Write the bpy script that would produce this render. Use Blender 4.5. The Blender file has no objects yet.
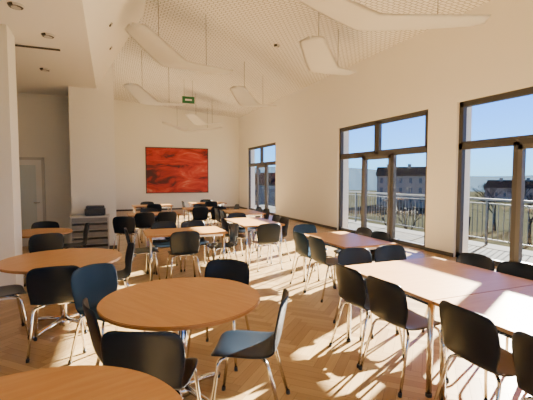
import bpy, bmesh, math, random
from mathutils import Vector, Matrix
random.seed(4)
D=bpy.data
SC=bpy.context.scene
COL=SC.collection

# ---------------------------------------------------------------- materials
def mat(name,color,rough=0.5,metal=0.0,spec=0.5,bump=None,var=None,coat=0):
    m=D.materials.new(name); m.use_nodes=True
    n=m.node_tree.nodes; l=m.node_tree.links
    b=n['Principled BSDF']
    b.inputs['Base Color'].default_value=(*color,1)
    b.inputs['Roughness'].default_value=rough
    b.inputs['Metallic'].default_value=metal
    b.inputs['Specular IOR Level'].default_value=spec
    b.inputs['Coat Weight'].default_value=coat
    tc=n.new('ShaderNodeTexCoord')
    if var:
        sc,amt=var
        nz=n.new('ShaderNodeTexNoise'); nz.inputs['Scale'].default_value=sc
        nz.inputs['Detail'].default_value=4
        l.new(tc.outputs['Object'],nz.inputs['Vector'])
        mx=n.new('ShaderNodeMix'); mx.data_type='RGBA'
        mx.inputs[6].default_value=(*[c*(1-amt) for c in color],1)
        mx.inputs[7].default_value=(*[min(1,c*(1+amt)) for c in color],1)
        l.new(nz.outputs['Fac'],mx.inputs[0]); l.new(mx.outputs[2],b.inputs['Base Color'])
    if bump:
        sc,st=bump
        nz=n.new('ShaderNodeTexNoise'); nz.inputs['Scale'].default_value=sc
        l.new(tc.outputs['Object'],nz.inputs['Vector'])
        bp=n.new('ShaderNodeBump'); bp.inputs['Strength'].default_value=st; bp.inputs['Distance'].default_value=0.01
        l.new(nz.outputs['Fac'],bp.inputs['Height']); l.new(bp.outputs['Normal'],b.inputs['Normal'])
    return m

def wood(name,c1,c2,rough,scale=(1,12,12),coat=0.0):
    m=D.materials.new(name); m.use_nodes=True
    n=m.node_tree.nodes; l=m.node_tree.links; b=n['Principled BSDF']
    tc=n.new('ShaderNodeTexCoord'); mp=n.new('ShaderNodeMapping'); mp.inputs['Scale'].default_value=scale
    l.new(tc.outputs['Object'],mp.inputs['Vector'])
    nz=n.new('ShaderNodeTexNoise'); nz.inputs['Scale'].default_value=3; nz.inputs['Detail'].default_value=6
    nz.inputs['Distortion'].default_value=0.6
    l.new(mp.outputs[0],nz.inputs['Vector'])
    cr=n.new('ShaderNodeValToRGB'); cr.color_ramp.elements[0].position=.3; cr.color_ramp.elements[1].position=.7
    cr.color_ramp.elements[0].color=(*c1,1); cr.color_ramp.elements[1].color=(*c2,1)
    l.new(nz.outputs['Fac'],cr.inputs[0]); l.new(cr.outputs[0],b.inputs['Base Color'])
    b.inputs['Roughness'].default_value=rough; b.inputs['Coat Weight'].default_value=coat
    return m

def floor_mat():
    m=D.materials.new('herringbone_parquet'); m.use_nodes=True
    n=m.node_tree.nodes; l=m.node_tree.links; b=n['Principled BSDF']
    uv=n.new('ShaderNodeUVMap'); uv.uv_map='UVMap'
    mp=n.new('ShaderNodeMapping'); mp.inputs['Scale'].default_value=(3,40,1)
    l.new(uv.outputs[0],mp.inputs['Vector'])
    nz=n.new('ShaderNodeTexNoise'); nz.inputs['Scale'].default_value=1; nz.inputs['Detail'].default_value=5
    l.new(mp.outputs[0],nz.inputs['Vector'])
    ge=n.new('ShaderNodeNewGeometry')
    ad=n.new('ShaderNodeMath'); ad.operation='MULTIPLY_ADD'; ad.inputs[1].default_value=.45
    l.new(nz.outputs['Fac'],ad.inputs[0])
    ml=n.new('ShaderNodeMath'); ml.operation='MULTIPLY'; ml.inputs[1].default_value=.6
    l.new(ge.outputs['Random Per Island'],ml.inputs[0]); l.new(ml.outputs[0],ad.inputs[2])
    cr=n.new('ShaderNodeValToRGB'); cr.color_ramp.elements[0].position=.05; cr.color_ramp.elements[1].position=.95
    cr.color_ramp.elements[0].color=(0.31,0.175,0.062,1); cr.color_ramp.elements[1].color=(0.58,0.385,0.17,1)
    l.new(ad.outputs[0],cr.inputs[0]); l.new(cr.outputs[0],b.inputs['Base Color'])
    b.inputs['Roughness'].default_value=0.3
    return m

def ceil_mat():
    m=D.materials.new('perforated_acoustic_ceiling'); m.use_nodes=True
    n=m.node_tree.nodes; l=m.node_tree.links; b=n['Principled BSDF']
    tc=n.new('ShaderNodeTexCoord')
    br=n.new('ShaderNodeTexBrick'); br.inputs['Scale'].default_value=1
    br.offset=0.5
    br.inputs['Brick Width'].default_value=0.13; br.inputs['Row Height'].default_value=0.085
    br.inputs['Mortar Size'].default_value=0.009; br.inputs['Mortar Smooth'].default_value=0.3
    br.inputs['Color1'].default_value=(0.92,0.90,0.87,1); br.inputs['Color2'].default_value=(0.90,0.88,0.85,1)
    br.inputs['Mortar'].default_value=(0.38,0.37,0.345,1)
    l.new(tc.outputs['Object'],br.inputs['Vector']); l.new(br.outputs['Color'],b.inputs['Base Color'])
    b.inputs['Roughness'].default_value=0.8
    return m

def paint_mat():
    m=D.materials.new('red_abstract_paint'); m.use_nodes=True
    n=m.node_tree.nodes; l=m.node_tree.links; b=n['Principled BSDF']
    tc=n.new('ShaderNodeTexCoord'); mp=n.new('ShaderNodeMapping'); mp.inputs['Scale'].default_value=(.5,1,1.3)
    mp.inputs['Rotation'].default_value=(0,0.5,0); mp.inputs['Location'].default_value=(2.3,0,1.1)
    l.new(tc.outputs['Object'],mp.inputs['Vector'])
    nz=n.new('ShaderNodeTexNoise'); nz.inputs['Scale'].default_value=1.5; nz.inputs['Detail'].default_value=10
    nz.inputs['Roughness'].default_value=.62; nz.inputs['Distortion'].default_value=1.0
    l.new(mp.outputs[0],nz.inputs['Vector'])
    cr=n.new('ShaderNodeValToRGB'); e=cr.color_ramp.elements
    e[0].position=.30; e[0].color=(0.02,0.003,0.003,1); e[1].position=.74; e[1].color=(0.72,0.26,0.13,1)
    for p,c in ((.41,(0.09,0.006,0.005,1)),(.48,(0.36,0.014,0.008,1)),(.56,(0.52,0.025,0.012,1)),(.64,(0.58,0.07,0.03,1))):
        x=e.new(p); x.color=c
    l.new(nz.outputs['Fac'],cr.inputs[0]); l.new(cr.outputs[0],b.inputs['Base Color'])
    b.inputs['Roughness'].default_value=0.6
    return m

def glass_mat():
    m=D.materials.new('window_glass'); m.use_nodes=True
    n=m.node_tree.nodes; l=m.node_tree.links; n.remove(n['Principled BSDF'])
    t=n.new('ShaderNodeBsdfTransparent'); t.inputs[0].default_value=(.95,.97,.97,1)
    g=n.new('ShaderNodeBsdfGlossy'); g.inputs['Roughness'].default_value=0.02
    mx=n.new('ShaderNodeMixShader'); mx.inputs[0].default_value=0.03
    l.new(t.outputs[0],mx.inputs[1]); l.new(g.outputs[0],mx.inputs[2])
    l.new(mx.outputs[0],n['Material Output'].inputs[0])
    return m

M_wall=mat('wall_plaster',(0.88,0.855,0.785),0.85,bump=(60,0.05),var=(0.6,0.02))
M_white=mat('white_plaster',(0.90,0.885,0.84),0.85,var=(0.8,0.02))
M_ceil=ceil_mat()
M_floor=floor_mat()
M_gap=mat('parquet_gap',(0.10,0.055,0.025),0.7,var=(3,.1))
M_frame=mat('window_aluminium',(0.075,0.07,0.068),0.4,0.2,var=(3,.05))
M_leaf=mat('door_leaf_aluminium',(0.12,0.115,0.11),0.4,0.2,var=(3,.05))
M_glass=glass_mat()
M_navy=mat('navy_shell',(0.004,0.011,0.021),0.34,spec=.36,var=(5,.1))
M_blue=mat('blue_shell',(0.007,0.036,0.072),0.38,spec=.36,var=(5,.1))
M_chrome=mat('chrome',(0.75,0.74,0.72),0.15,1.0,var=(4,.03))
M_top=wood('beech_tabletop',(0.58,0.27,0.068),(0.66,0.345,0.105),0.36,(1,10,10),coat=.05)
M_edge=mat('beech_edge',(0.42,0.19,0.055),0.5,var=(6,.1))
M_sail=mat('sail_fabric',(0.96,0.95,0.92),0.6,var=(2,.02))
M_wire=mat('steel_wire',(0.2,0.2,0.2),0.4,0.8,var=(2,.02))
M_grey=mat('cabinet_grey',(0.58,0.57,0.54),0.5,var=(3,.04))
M_dark=mat('dark_plastic',(0.02,0.02,0.02),0.4,var=(3,.1))
M_green=mat('exit_green',(0.01,0.18,0.06),0.4,var=(3,.1))
M_rail=mat('painted_rail',(0.022,0.028,0.04),0.6,0.0,spec=.15,var=(3,.05))
M_conc=mat('concrete',(0.045,0.045,0.045),0.95,spec=.05,var=(2,.15))
M_fac=mat('facade_render',(0.26,0.20,0.145),0.95,spec=0,var=(.3,.12))
M_roof=mat('roof_tiles',(0.03,0.02,0.017),0.95,spec=0,var=(1,.2))
M_win=mat('facade_windows',(0.06,0.065,0.07),0.5,spec=.1,var=(1,.1))
M_ground=mat('winter_grass',(0.028,0.028,0.018),1.0,spec=0,var=(.05,.4))
M_hill=mat('distant_hill',(0.05,0.08,0.11),1.0,spec=0,var=(.01,.25))
M_bark=mat('bark',(0.05,0.038,0.028),0.95,spec=0,var=(2,.2))
M_door=mat('door_white',(0.88,0.88,0.86),0.4,var=(2,.03))
M_dglass=mat('door_frosted_glass',(0.70,0.77,0.77),0.15,var=(2,.03))
M_paint=paint_mat()

# ---------------------------------------------------------------- helpers
def new_obj(name,me,parent=None,loc=(0,0,0),rz=0):
    o=D.objects.new(name,me); COL.objects.link(o); o.location=loc; o.rotation_euler=(0,0,rz)
    if parent: o.parent=parent
    return o
def add_box(bm,x0,x1,y0,y1,z0,z1,mi=0,bev=0):
    t=bmesh.new()
    bmesh.ops.create_cube(t,size=1)
    for v in t.verts:
        v.co=Vector(((x0+x1)/2+v.co.x*(x1-x0),(y0+y1)/2+v.co.y*(y1-y0),(z0+z1)/2+v.co.z*(z1-z0)))
    if bev: bmesh.ops.bevel(t,geom=t.edges[:],offset=bev,segments=2,affect='EDGES')
    for f in t.faces: f.material_index=mi
    me=D.meshes.new('t'); t.to_mesh(me); t.free(); bm.from_mesh(me); D.meshes.remove(me)
def prism(bm,pts,vec,mi=0):
    vec=Vector(vec); a=[bm.verts.new(p) for p in pts]; b=[bm.verts.new(Vector(p)+vec) for p in pts]
    fs=[bm.faces.new(a),bm.faces.new(b[::-1])]
    for i in range(len(a)):
        fs.append(bm.faces.new((a[i],b[i],b[(i+1)%len(a)],a[(i+1)%len(a)])))
    for f in fs: f.material_index=mi
    bmesh.ops.recalc_face_normals(bm,faces=fs)
def tube(bm,pts,r,mi=0,seg=8,cap=True):
    pts=[Vector(p) for p in pts]; rings=[]
    ref=None
    for i,p in enumerate(pts):
        if i==0: d=pts[1]-p
        elif i==len(pts)-1: d=p-pts[i-1]
        else: d=(pts[i+1]-p).normalized()+(p-pts[i-1]).normalized()
        d.normalize()
        if ref is None: ref=Vector((0,0,1)) if abs(d.z)<.8 else Vector((1,0,0))
        u=(ref-d*ref.dot(d)); 
        if u.length<1e-4: u=d.orthogonal()
        u.normalize(); v=d.cross(u); ref=u
        rr=r[i] if isinstance(r,(list,tuple)) else r
        rings.append([bm.verts.new(p+(u*math.cos(2*math.pi*k/seg)+v*math.sin(2*math.pi*k/seg))*rr) for k in range(seg)])
    for a,b in zip(rings,rings[1:]):
        for k in range(seg):
            f=bm.faces.new((a[k],a[(k+1)%seg],b[(k+1)%seg],b[k])); f.material_index=mi; f.smooth=True
    if cap:
        for rg in (rings[0][::-1],rings[-1]):
            f=bm.faces.new(rg); f.material_index=mi
def fillet(pts,r=0.04,n=4):
    pts=[Vector(p) for p in pts]; out=[pts[0]]
    for i in range(1,len(pts)-1):
        a,b,c=pts[i-1],pts[i],pts[i+1]
        d1=(a-b); d2=(c-b); rr=min(r,d1.length*.45,d2.length*.45)
        p=b+d1.normalized()*rr; q=b+d2.normalized()*rr
        for k in range(n+1):
            t=k/n; out.append((1-t)**2*p+2*t*(1-t)*b+t*t*q)
    out.append(pts[-1]); return out
def finish(bm,name,mats):
    me=D.meshes.new(name); bm.to_mesh(me); bm.free()
    for m in mats: me.materials.append(m)
    return me
def boxobj(name,boxes,mats,parent=None,loc=(0,0,0),rz=0):
    bm=bmesh.new()
    for b in boxes: add_box(bm,*b)
    return new_obj(name,finish(bm,name,mats),parent,loc,rz)

# ---------------------------------------------------------------- room
XW=6.4; TH=0.4; YB=19.8; YN=-3.5; XL=-5.0
ZW=3.1
ZC=3.55
def zc(x): return 5.32-(x-0.1)*(5.32-4.78)/6.3
# floor: herringbone staves on a screed slab
def make_floor():
    W=.085; n=6; g=.0009; cx,cy=(XL+XW+TH)/2,(YN+YB)/2
    ca=math.sqrt(.5); bm=bmesh.new(); uvl=bm.loops.layers.uv.new('UVMap')
    R=int(14.5/W)
    def quad(x0,y0,w,h,vert):
        mx,my=(x0+w/2)*W,(y0+h/2)*W
        X=cx+(mx-my)*ca; Y=cy+(mx+my)*ca
        if X<XL-.5 or X>XW+TH+.5 or Y<YN-.5 or Y>YB+.5: return
        c=[(x0*W+g,y0*W+g),((x0+w)*W-g,y0*W+g),((x0+w)*W-g,(y0+h)*W-g),(x0*W+g,(y0+h)*W-g)]
        f=bm.faces.new([bm.verts.new((cx+(a-b)*ca,cy+(a+b)*ca,0)) for a,b in c])
        o1,o2=random.uniform(0,50),random.uniform(0,50)
        for lp,(a,b) in zip(f.loops,c):
            u,v=(b,a) if vert else (a,b)
            lp[uvl].uv=(u+o1,v+o2)
    for y in range(-R,R):
        s=-R+((y+R)%(2*n))
        for x0 in range(s-2*n,R,2*n): quad(x0,y,n,1,False)
    for x in range(-R,R):
        s=-R+((x+1+R)%(2*n))
        for y0 in range(s-2*n,R,2*n): quad(x,y0,1,n,True)
    for co,no in (((XL,0,0),(-1,0,0)),((XW+TH,0,0),(1,0,0)),((0,YN,0),(0,-1,0)),((0,YB,0),(0,1,0))):
        bmesh.ops.bisect_plane(bm,geom=bm.verts[:]+bm.edges[:]+bm.faces[:],plane_co=co,plane_no=no,clear_outer=True)
    add_box(bm,XL,XW+TH,YN,YB,-0.2,-.002,1)
    return new_obj('floor',finish(bm,'floor',[M_floor,M_gap]))
make_floor()
wins=[(14.83,18.4),(6.5,10.07),(2.17,5.74),(-2.16,1.41)]  # last window is out of view, added to let in more light
bm=bmesh.new()
ys=[YN]
for a,b in sorted(wins): ys+= [a,b]
ys.append(YB)
for i in range(0,len(ys),2): add_box(bm,XW,XW+TH,ys[i],ys[i+1],0,ZW)
add_box(bm,XW,XW+TH,YN,YB,ZW,4.95)
new_obj('wall_right',finish(bm,'wall_right',[M_wall]))
boxobj('wall_back',[(0.1,XW+TH,YB,YB+.3,0,5.4)],[M_wall])
boxobj('wall_core',[(-0.8,0.1,9.3,YB+.3,0,5.45)],[M_white])
boxobj('wall_left_rear',[(XL,-0.8,10.4,10.7,0,ZC+.05)],[M_wall])
boxobj('wall_left',[(XL-.3,XL,YN,10.7,0,ZC+.05)],[M_wall])
boxobj('wall_pier',[(-3.2,-1.19,5.9,6.35,0,ZC)],[M_wall])
fill_wins=[(-4.4,-1.4),(-.6,2.4),(3.0,6.0)]  # unseen openings added behind the camera for sky fill
bx=[]; xs=[XL-.3]
for a,b in fill_wins: xs+=[a,b]
xs.append(XW+TH)
for i in range(0,len(xs),2): bx.append((xs[i],xs[i+1],YN-.3,YN,0,3.1))
bx.append((XL-.3,XW+TH,YN-.3,YN,3.1,5.5))
boxobj('wall_near',bx,[M_wall])
bm=bmesh.new()
prism(bm,[(-.2,YN,zc(-.2)),(XW+TH,YN,zc(XW+TH)),(XW+TH,YN,zc(XW+TH)+.2),(-.2,YN,zc(-.2)+.2)],(0,YB+.3-YN,0))
new_obj('ceiling',finish(bm,'ceiling',[M_ceil]))
bm=bmesh.new()
add_box(bm,XL,-.25,YN,10.7,ZC,ZC+.15)
prism(bm,[(-.25,YN,ZC),(.75,YN,zc(.75)),(.55,YN,zc(.55)),(-.25,YN,ZC+.15)],(0,9.3-YN,0))
new_obj('ceiling_low',finish(bm,'ceiling_low',[M_white]))
bm=bmesh.new()
for (x,y) in ((-1.0,6.7),(-.75,4.3)):
    add_box(bm,x-.55,x+.35,y-.06,y+.06,ZC-.012,ZC+.02,0)
    for k in range(3): add_box(bm,x-.53,x+.33,y-.045+k*.034,y-.028+k*.034,ZC-.018,ZC,1)
new_obj('ceiling_air_diffuser',finish(bm,'diff',[M_white,M_dark]))
def disc(name,loc,r,h,mats,tilt=0):
    bm=bmesh.new()
    bmesh.ops.create_cone(bm,cap_ends=True,segments=24,radius1=r*.8,radius2=r,depth=h)
    bm2=bmesh.new()
    bmesh.ops.create_cone(bm2,cap_ends=True,segments=20,radius1=r*.55,radius2=r*.55,depth=h*1.4)
    me=D.meshes.new('t'); bm2.to_mesh(me); bm2.free()
    n0=len(bm.faces); bm.from_mesh(me); bm.faces.ensure_lookup_table()
    for f in bm.faces[n0:]: f.material_index=1
    o=new_obj(name,finish(bm,name,mats),None,loc); o.rotation_euler=(0,tilt,0); return o
for (x,y) in ((-.95,5.2),(-1.05,8.0),(-.75,6.1),(-2.0,7.6)): disc('recessed_downlight',(x,y,ZC-.01),.09,.03,[M_grey,M_dark])
for (x,y) in ((4.0,9.2),(3.0,5.7)): disc('smoke_detector',(x,y,zc(x)-.02),.08,.05,[M_grey,M_dark])
tl=-math.atan2(zc(.75)-ZC,1.0)
for y in (3.2,4.4,5.6,6.8,8.0):  # row of small round vents on the sloped panel, no lamps
    disc('bulkhead_vent',(0.05,y,ZC+.3*(zc(.75)-ZC)-.005),.045,.03,[M_grey,M_dark],tl)
boxobj('baseboard_back',[(0.12,XW,YB-.015,YB,0,.08)],[M_frame])
bm=bmesh.new()
for i in range(0,len(ys),2): add_box(bm,XW-.015,XW,ys[i],ys[i+1],0,.08)
new_obj('baseboard_right',finish(bm,'bb',[M_frame]))
boxobj('baseboard_core',[(-.8,.1,9.285,9.3,0,.08)],[M_frame])

# ---------------------------------------------------------------- windows
xo=XW+.10
def window(idx,loc,W,rz=0):
    root=D.objects.new('window_%d'%idx,None); COL.objects.link(root); root.location=loc; root.rotation_euler=(0,0,rz)
    zt=2.22; fx=.045
    bm=bmesh.new(); t=.09
    add_box(bm,-fx,fx,0,t,0,ZW,0); add_box(bm,-fx,fx,W-t,W,0,ZW,0)
    add_box(bm,-fx,fx,0,W,ZW-t,ZW,0); add_box(bm,-fx,fx,0,W,0,.10,0)
    add_box(bm,-fx,fx,0,W,zt-.06,zt+.06,0)
    add_box(bm,-fx,fx,W/2-.06,W/2+.06,zt,ZW,0)
    for k in (1,2): add_box(bm,-fx,fx,W*k/3-.055,W*k/3+.055,0,zt,0)
    def sash(y0,y1,z0,z1,w,mi):
        add_box(bm,-fx-.02,fx-.02,y0,y0+w,z0,z1,mi); add_box(bm,-fx-.02,fx-.02,y1-w,y1,z0,z1,mi)
        add_box(bm,-fx-.02,fx-.02,y0,y1,z0,z0+w,mi); add_box(bm,-fx-.02,fx-.02,y0,y1,z1-w,z1,mi)
    sash(.07,W/2-.05,zt+.05,ZW-.07,.045,0); sash(W/2+.05,W-.07,zt+.05,ZW-.07,.045,0)
    sash(W/3+.045,W*2/3-.045,.09,zt-.05,.08,1)
    add_box(bm,-fx-.07,-fx-.02,W/3+.08,W/3+.10,1.02,1.05,1); add_box(bm,-fx-.075,-fx-.055,W/3+.08,W/3+.21,1.02,1.045,1)
    new_obj('frame',finish(bm,'window_frame',[M_frame,M_leaf]),root)
    bm=bmesh.new(); add_box(bm,-.004,.004,.05,W-.05,.08,ZW-.05)
    new_obj('glass',finish(bm,'window_glass',[M_glass]),root)
for i,(a,b) in enumerate(wins): window(i+1,(xo,a,0),b-a)
for i,(a,b) in enumerate(fill_wins): window(i+5,(b,YN-.18,0),b-a,math.pi/2)  # added fill windows in the unseen near wall

# ---------------------------------------------------------------- door, cabinet, painting, exit sign
root=D.objects.new('door_1',None); COL.objects.link(root); root.location=(-2.32,10.4,0)
boxobj('frame',[(0,.06,-.05,0,0,2.08),(.82,.88,-.05,0,0,2.08),(0,.88,-.05,0,2.02,2.08)],[M_grey],root)
boxobj('leaf',[(.06,.18,-.035,-.005,.01,2.02),(.70,.82,-.035,-.005,.01,2.02),(.18,.70,-.035,-.005,.01,.25),(.18,.70,-.035,-.005,1.9,2.02)],[M_door],root)
boxobj('pane',[(.18,.70,-.025,-.012,.25,1.9)],[M_dglass],root)
boxobj('handle',[(.75,.77,-.09,-.03,1.02,1.04,0,.004),(.65,.77,-.095,-.075,1.02,1.04,0,.004)],[M_chrome],root)

root=D.objects.new('serving_cabinet',None); COL.objects.link(root); root.location=(-.42,8.95,0)
b=[(-.36,-.34,-.24,.24,.04,.78),(.34,.36,-.24,.24,.04,.78),(-.36,.36,.22,.24,.04,.78),(-.38,.38,-.26,.24,.78,.81,0,.004),(-.36,.36,-.24,.24,.04,.07)]
for z in (.22,.37,.52,.67): b.append((-.34,.34,-.24,.22,z,z+.015))
for x in (-.34,.30):
    for y in (-.22,.18): b.append((x,x+.04,y,y+.04,0,.04))
boxobj('carcass',b,[M_grey],root)
M_tray=mat('tray_grey',(.24,.24,.235),.5,var=(3,.1))
b=[]
for z in (.08,.24,.39,.54,.69): b.append((-.335,.335,-.25,.20,z,z+.085,0,.008))
boxobj('drawers',b,[M_tray],root)
root=D.objects.new('printer',None); COL.objects.link(root); root.location=(-.32,8.95,.81)
boxobj('body',[(-.20,.20,-.16,.18,0,.15,0,.015),(-.18,.18,-.08,.17,.15,.20,0,.012),(-.12,.12,-.21,-.15,.03,.045,0,.004)],[M_dark],root)

root=D.objects.new('abstract_painting',None); COL.objects.link(root); root.location=(3.155,YB-.03,1.98)
boxobj('canvas',[(-1.52,1.52,-.02,.02,-1.1,1.1)],[M_paint],root)
boxobj('frame',[(-1.56,-1.52,-.03,.03,-1.14,1.14),(1.52,1.56,-.03,.03,-1.14,1.14),(-1.56,1.56,-.03,.03,1.1,1.14),(-1.56,1.56,-.03,.03,-1.14,-1.1)],[M_dark],root)

bm=bmesh.new(); add_box(bm,-.22,.22,-.02,.02,-.12,.12,0,.005); add_box(bm,-.12,.12,-.025,.025,-.03,.03,1)
zz=zc(2.65)-4.4
for x in (-.15,.15): tube(bm,[(x,0,.11),(x,0,zz)],.005,2,6)
new_obj('exit_sign',finish(bm,'exit',[M_green,M_white,M_wire]),None,(2.65,14.05,4.4))

# ---------------------------------------------------------------- pendant sails
def sail(A,B,z=3.80,w=.66,kink=.40,dip=.26):
    A=Vector((*A,0)); B=Vector((*B,0)); L=(B-A).length; d=(B-A).normalized(); c=(A+B)/2
    ang=math.atan2(d.y,d.x)
    bm=bmesh.new(); N=28; Mx=8; g=[]
    def zp(t):
        k=kink
        if t<k: h=(k-t)/k*dip*1.3
        else: h=(t-k)/(1-k)*dip
        s=.06
        if abs(t-k)<s: h=max(h,0)+ (s-abs(t-k))*dip*.4
        return h
    for i in range(N+1):
        t=i/N; e=min(t,1-t)
        hw=w/2*(0.65+0.35*math.sin(math.pi*min(1,t*.9+.05)))*min(1,(1-(1-min(1,e/.05))**2)**.5+.12)
        row=[]
        for j in range(Mx+1):
            s=j/Mx*2-1
            row.append(bm.verts.new((-L/2+t*L, s*hw+.10*math.sin(math.pi*t), zp(t)-.05*(1-s*s)+.03)))
        g.append(row)
    for i in range(N):
        for j in range(Mx):
            f=bm.faces.new((g[i][j],g[i+1][j],g[i+1][j+1],g[i][j+1])); f.smooth=True
    bmesh.ops.solidify(bm,geom=bm.faces[:],thickness=.05)
    for f in bm.faces: f.smooth=True
    for t in (.25,.75):
        x=-L/2+t*L; wx=c.x+math.cos(ang)*x
        tube(bm,[(x,.07,zp(t)),(x,.07,zc(wx)-z+.01)],.006,1,6)
    new_obj('pendant_acoustic_sail',finish(bm,'sail',[M_sail,M_wire]),None,(c.x,c.y,z),ang)
for A,B in (((.36,6.9),(2.6,8.9)),((2.1,4.7),(5.55,4.5)),((3.4,6.3),(5.3,7.9)),((3.28,10.4),(5.2,12.3)),((.5,11.2),(2.3,13.3)),((2.2,18.2),(5.1,18.4)),((2.9,15.4),(4.6,16.8))):
    sail(A,B)

# ---------------------------------------------------------------- chair
def chair_mesh(name,shellmat):
    prof=[(.225,.432,.150),(.215,.447,.195),(.16,.458,.215),(.05,.456,.222),(-.07,.450,.218),(-.15,.455,.208),(-.195,.475,.200),(-.215,.515,.203),(-.228,.58,.218),(-.243,.66,.228),(-.258,.74,.226),(-.270,.80,.205),(-.276,.828,.150)]
    bm=bmesh.new(); NX=8; g=[]
    for k,(y,z,hw) in enumerate(prof):
        row=[]
        back=min(1,max(0,(z-.47)/.1)) if y<-.1 else 0
        for j in range(NX+1):
            s=j/NX*2-1
            zz=z+(1-back)*.014*s*s
            yy=y+back*.040*s*s
            if k in(len(prof)-1,): zz=z-.012*s*s
            row.append(bm.verts.new((s*hw,yy,zz)))
        g.append(row)
    for i in range(len(prof)-1):
        for j in range(NX):
            f=bm.faces.new((g[i][j],g[i][j+1],g[i+1][j+1],g[i+1][j]))
    bmesh.ops.recalc_face_normals(bm,faces=bm.faces[:])
    me=D.meshes.new('sh'); bm.to_mesh(me); bm.free()
    o=D.objects.new('sh',me); COL.objects.link(o)
    m=o.modifiers.new('s','SOLIDIFY'); m.thickness=.014; m.offset=0
    m=o.modifiers.new('u','SUBSURF'); m.levels=1; m.render_levels=1
    dg=bpy.context.evaluated_depsgraph_get(); ev=o.evaluated_get(dg); me2=D.meshes.new_from_object(ev)
    bm=bmesh.new(); bm.from_mesh(me2)
    for f in bm.faces: f.smooth=True; f.material_index=0
    D.objects.remove(o)
    r=.0115
    for s in (-1,1):
        tube(bm,fillet([(s*.225,.225,.0),(s*.185,.165,.43),(s*.10,.08,.437),(s*.10,-.09,.432),(s*.185,-.15,.43),(s*.225,-.265,.0)],.045),r,1,8)
        for y in (.225,-.265): 
            tube(bm,[(s*.225,y,0),(s*.2225,y*.985,.03)],.015,2,8)
    for y in (.075,-.085): tube(bm,[(-.10,y,.436),(.10,y,.436)],r,1,8)
    return finish(bm,name,[shellmat,M_chrome,M_dark])
CH=[chair_mesh('chair_navy',M_navy),chair_mesh('chair_blue',M_blue)]
def chair(bx,by,face,kind=0):
    a=math.radians(face)
    x=bx+math.cos(a)*.25; y=by+math.sin(a)*.25
    return new_obj('dining_chair',CH[kind],None,(x,y,0),a-math.pi/2)

# ---------------------------------------------------------------- tables
def round_table(x,y,r,rz=0):
    bm=bmesh.new()
    t=bmesh.new(); bmesh.ops.create_cone(t,cap_ends=True,segments=72,radius1=r,radius2=r,depth=.026)
    ed=[e for e in t.edges if abs(e.verts[0].co.z-e.verts[1].co.z)<1e-5 and len(e.link_faces)==2]
    bmesh.ops.bevel(t,geom=ed,offset=.005,segments=2,affect='EDGES')
    for f in t.faces: f.material_index=0 if abs(f.normal.z)>.9 else 1
    for v in t.verts: v.co.z+=.727
    me=D.meshes.new('t'); t.to_mesh(me); t.free(); bm.from_mesh(me)
    # chrome pedestal: column, collar, four arms above and four feet below
    tube(bm,[(0,0,.03),(0,0,.70)],.034,2,20)
    tube(bm,[(0,0,.66),(0,0,.714)],.07,3,20)
    tube(bm,[(0,0,.02),(0,0,.09)],.055,2,20)
    for k in range(4):
        a=math.pi/2*k; c,s=math.cos(a),math.sin(a)
        tube(bm,[(c*.03,s*.03,.695),(c*r*.72,s*r*.72,.700)],.014,2,8)
        q=r*.66
        tube(bm,fillet([(c*.03,s*.03,.085),(c*q*.7,s*q*.7,.05),(c*q,s*q,.018)],.05),[.024]*1+[.022]*5+[.017],2,10)
        tube(bm,[(c*(q-.02),s*(q-.02),0),(c*(q-.02),s*(q-.02),.02)],.02,3,10)
    return new_obj('round_table',finish(bm,'round_table',[M_top,M_edge,M_chrome,M_dark]),None,(x,y,0),rz)
def rect_table(x,y,w,l,rz=0):
    bm=bmesh.new()
    add_box(bm,-w/2,w/2,-l/2,l/2,.714,.74,0,.004)
    for f in bm.faces:
        f.material_index=0 if abs(f.normal.z)>.9 else 1
    qx,qy=w/2-.06,l/2-.06
    for sx in (-1,1):
        for sy in (-1,1):
            tube(bm,[(sx*qx,sy*qy,.025),(sx*qx,sy*qy,.714)],.021,2,14)
            tube(bm,[(sx*qx,sy*qy,0),(sx*qx,sy*qy,.025)],.024,3,14)
        add_box(bm,sx*qx-.012,sx*qx+.012,-qy,qy,.675,.714,2)
    for sy in (-1,1): add_box(bm,-qx,qx,sy*qy-.012,sy*qy+.012,.675,.714,2)
    return new_obj('rectangular_table',finish(bm,'rect_table',[M_top,M_edge,M_chrome,M_dark]),None,(x,y,0),rz)

round_table(.46,2.77,.565,math.radians(-60))
round_table(-.33,1.37,.585,.3)
round_table(-.5,4.62,.6,.9)
round_table(-1.1,7.04,.5,.5)
rect_table(2.67,2.607,1.2,1.146)
rect_table(2.67,1.182,1.2,1.70)
rect_table(3.08,4.65,.8,1.25)
rect_table(1.1,6.3,1.25,.8)
rect_table(2.6,7.2,.8,1.4)
rect_table(3.1,9.4,.8,1.4)
rect_table(.95,9.7,1.2,.8)
rect_table(2.5,10.9,1.2,.8)
rect_table(1.2,12.6,1.2,.8)
rect_table(3.1,13.2,1.2,.8)

# chairs
chair(-.17,3.74,-55,1)
chair(1.02,3.50,-125,0)
chair(1.07,2.32,152,0)
chair(-.15,2.60,10,0)
chair(.12,2.03,66,0)
chair(1.92,2.87,0,0); chair(1.93,2.39,3,0); chair(1.96,1.68,-3,0); chair(1.93,1.15,0,0)
chair(3.45,2.80,180,0); chair(3.45,2.34,180,0); chair(3.45,1.2,180,0)
chair(2.48,3.57,-90,0); chair(2.96,3.56,-91,0)
chair(2.50,4.96,0,1); chair(2.5,4.48,0,1); chair(3.62,4.50,180,0); chair(3.68,4.97,178,0); chair(3.0,5.74,-90,1)
chair(1.0,5.64,90,0); chair(.20,6.3,0,0); chair(.86,7.04,-90,0); chair(1.38,7.04,-92,0); chair(1.98,6.28,180,0)
chair(2.0,7.2,0,0); chair(3.18,6.88,180,0); chair(3.25,7.42,180,0); chair(2.6,8.22,-90,0); chair(2.52,6.08,90,0)
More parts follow.
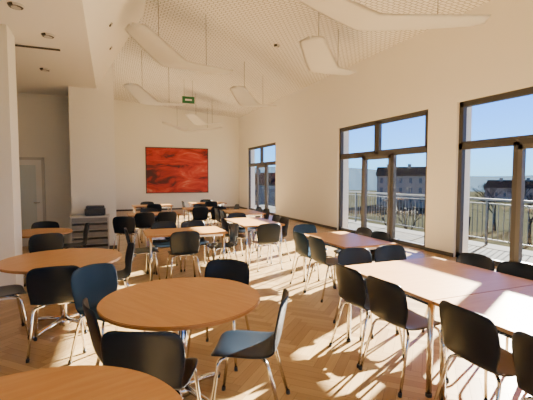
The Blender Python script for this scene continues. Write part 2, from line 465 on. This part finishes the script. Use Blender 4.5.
chair(3.68,9.05,180,0); chair(3.7,9.65,180,1); chair(2.5,9.15,0,0); chair(2.5,9.7,0,0)
chair(.7,9.1,90,0); chair(1.2,9.12,88,0); chair(.9,10.35,-90,0); chair(.22,8.3,75,0)
chair(2.24,10.3,90,0); chair(2.75,10.3,90,0); chair(2.5,11.55,-90,0); chair(3.48,10.9,180,0)
chair(1.2,12.0,90,0); chair(1.1,13.25,-90,0); chair(3.1,12.6,90,0); chair(3.2,13.85,-90,0); chair(2.25,13.2,0,0)
chair(-.48,3.82,92,0); chair(.22,4.80,186,0); chair(-1.30,4.42,17,0)
chair(-.85,6.15,108,0); chair(-.38,7.25,190,0); chair(-1.1,7.85,-90,0)

# ---------------------------------------------------------------- outside
boxobj('balcony_slab',[(XW+TH,8.7,-6,YB+2,-.25,-.03)],[M_conc])
bm=bmesh.new()
xr=8.45
for z in (1.08,): add_box(bm,xr-.03,xr+.03,-6,YB+2,z-.025,z+.025)
for z in (.12,.98): add_box(bm,xr-.012,xr+.012,-6,YB+2,z-.012,z+.012)
y=-6
while y<YB+2:
    add_box(bm,xr-.008,xr+.008,y,y+.016,.12,.98); y+=.14
y=-6
while y<YB+2:
    add_box(bm,xr-.025,xr+.025,y,y+.05,-.03,1.08); y+=1.8
new_obj('balcony_railing',finish(bm,'railing',[M_rail]))
boxobj('ground_outside',[(XW+TH+2,420,-250,420,-7.2,-7)],[M_ground])
def building(x,y,L,W,h,roof,rz):
    bm=bmesh.new(); add_box(bm,-L/2,L/2,-W/2,W/2,-7,h,0)
    prism(bm,[(-L/2-.4,-W/2-.5,h),(-L/2-.4,W/2+.5,h),(-L/2-.4,0,h+roof)],(L+.8,0,0),1)
    n=int(L/2.6)
    for k in range(n):
        xx=-L/2+(k+.5)*L/n
        for z in (-5.5,-2.7,.1):
            if z+1.7<h:
                for sy in (-1,1): add_box(bm,xx-.4,xx+.4,sy*W/2-.05,sy*W/2+.05,z,z+1.5,2)
    for k in range(4):
        xx=-L/2+(k+.5)*L/4; add_box(bm,xx-.5,xx+.5,-1.2,-.3,h+roof*.5,h+roof+.8,0)
    new_obj('apartment_building',finish(bm,'bld',[M_fac,M_roof,M_win]),None,(x,y,0),math.radians(rz))
building(86,90,24,12,2.2,2.8,-42)
building(150,95,36,12,-2.2,3,-65)
building(175,60,36,12,-2.6,3,-80)
building(32,95,30,12,0.0,3,-15)
bm=bmesh.new(); prev=None; n=60
for i in range(n+1):
    a=math.radians(-40+150*i/n); R=400
    h=6+8*(math.sin(i*.35)*.5+.5)+3*math.sin(i*.13+1)
    p=(math.cos(a)*R,math.sin(a)*R)
    v0=bm.verts.new((p[0]*.7,p[1]*.7,-7)); v1=bm.verts.new((p[0],p[1],h)); 
    if prev: bm.faces.new((prev[0],v0,v1,prev[1]))
    prev=(v0,v1)
new_obj('distant_hills',finish(bm,'hills',[M_hill]))
def tree(x,y,h):
    bm=bmesh.new()
    def br(p,d,L,r,lv):
        q=p+d*L; tube(bm,[p,p+d*L*.5+Vector((random.uniform(-.05,.05),random.uniform(-.05,.05),0))*L,q],[r,r*.8,r*.55],0,5,cap=False)
        if lv==0: return
        for k in range(3):
            nd=(d+Vector((random.uniform(-.8,.8),random.uniform(-.8,.8),random.uniform(-.1,.5)))).normalized()
            br(p+d*L*random.uniform(.6,1),nd,L*.68,r*.55,lv-1)
    br(Vector((0,0,0)),Vector((0,0,1)),h*.33,h*.022,5)
    new_obj('bare_tree',finish(bm,'tree',[M_bark]),None,(x,y,-7))
for x,y,h in ((40,24,8.5),(50,33,10),(44,37,10.5),(33,40,8.5),(58,44,11),(60,24,10),(22,48,9),(70,48,11),(48,29,9.5),(30,33,8)): tree(x,y,h)

# ---------------------------------------------------------------- light
sun=D.lights.new('sun','SUN'); sun.energy=112; sun.angle=math.radians(.55); sun.color=(1,.93,.81)
so=D.objects.new('sun',sun); COL.objects.link(so)
tr=Vector((-1,-.5,0)).normalized(); el=math.radians(21)
dirv=Vector((tr.x*math.cos(el),tr.y*math.cos(el),-math.sin(el)))
so.rotation_euler=dirv.to_track_quat('-Z','Y').to_euler(); so.location=(12,6,6)
w=D.worlds.new('World'); SC.world=w; w.use_nodes=True
n=w.node_tree.nodes; bg=n['Background']
sk=n.new('ShaderNodeTexSky'); sk.sky_type='NISHITA'; sk.sun_disc=False; sk.sun_elevation=math.radians(21)
sk.sun_rotation=math.atan2(1,.5); sk.air_density=1.0; sk.dust_density=0; sk.ozone_density=5
mx=n.new('ShaderNodeMix'); mx.data_type='RGBA'; mx.blend_type='MULTIPLY'; mx.inputs[0].default_value=1
mx.inputs[7].default_value=(.22,.57,1.15,1)
w.node_tree.links.new(sk.outputs[0],mx.inputs[6]); w.node_tree.links.new(mx.outputs[2],bg.inputs[0]); bg.inputs[1].default_value=.42

# ---------------------------------------------------------------- camera
cam=D.cameras.new('camera'); co=D.objects.new('camera',cam); COL.objects.link(co)
cam.lens=26; cam.sensor_width=36; cam.clip_end=1000; cam.clip_start=.05
co.location=(0,0,1.6); co.rotation_euler=(math.radians(90-3.27),0,math.radians(-22))
SC.camera=co
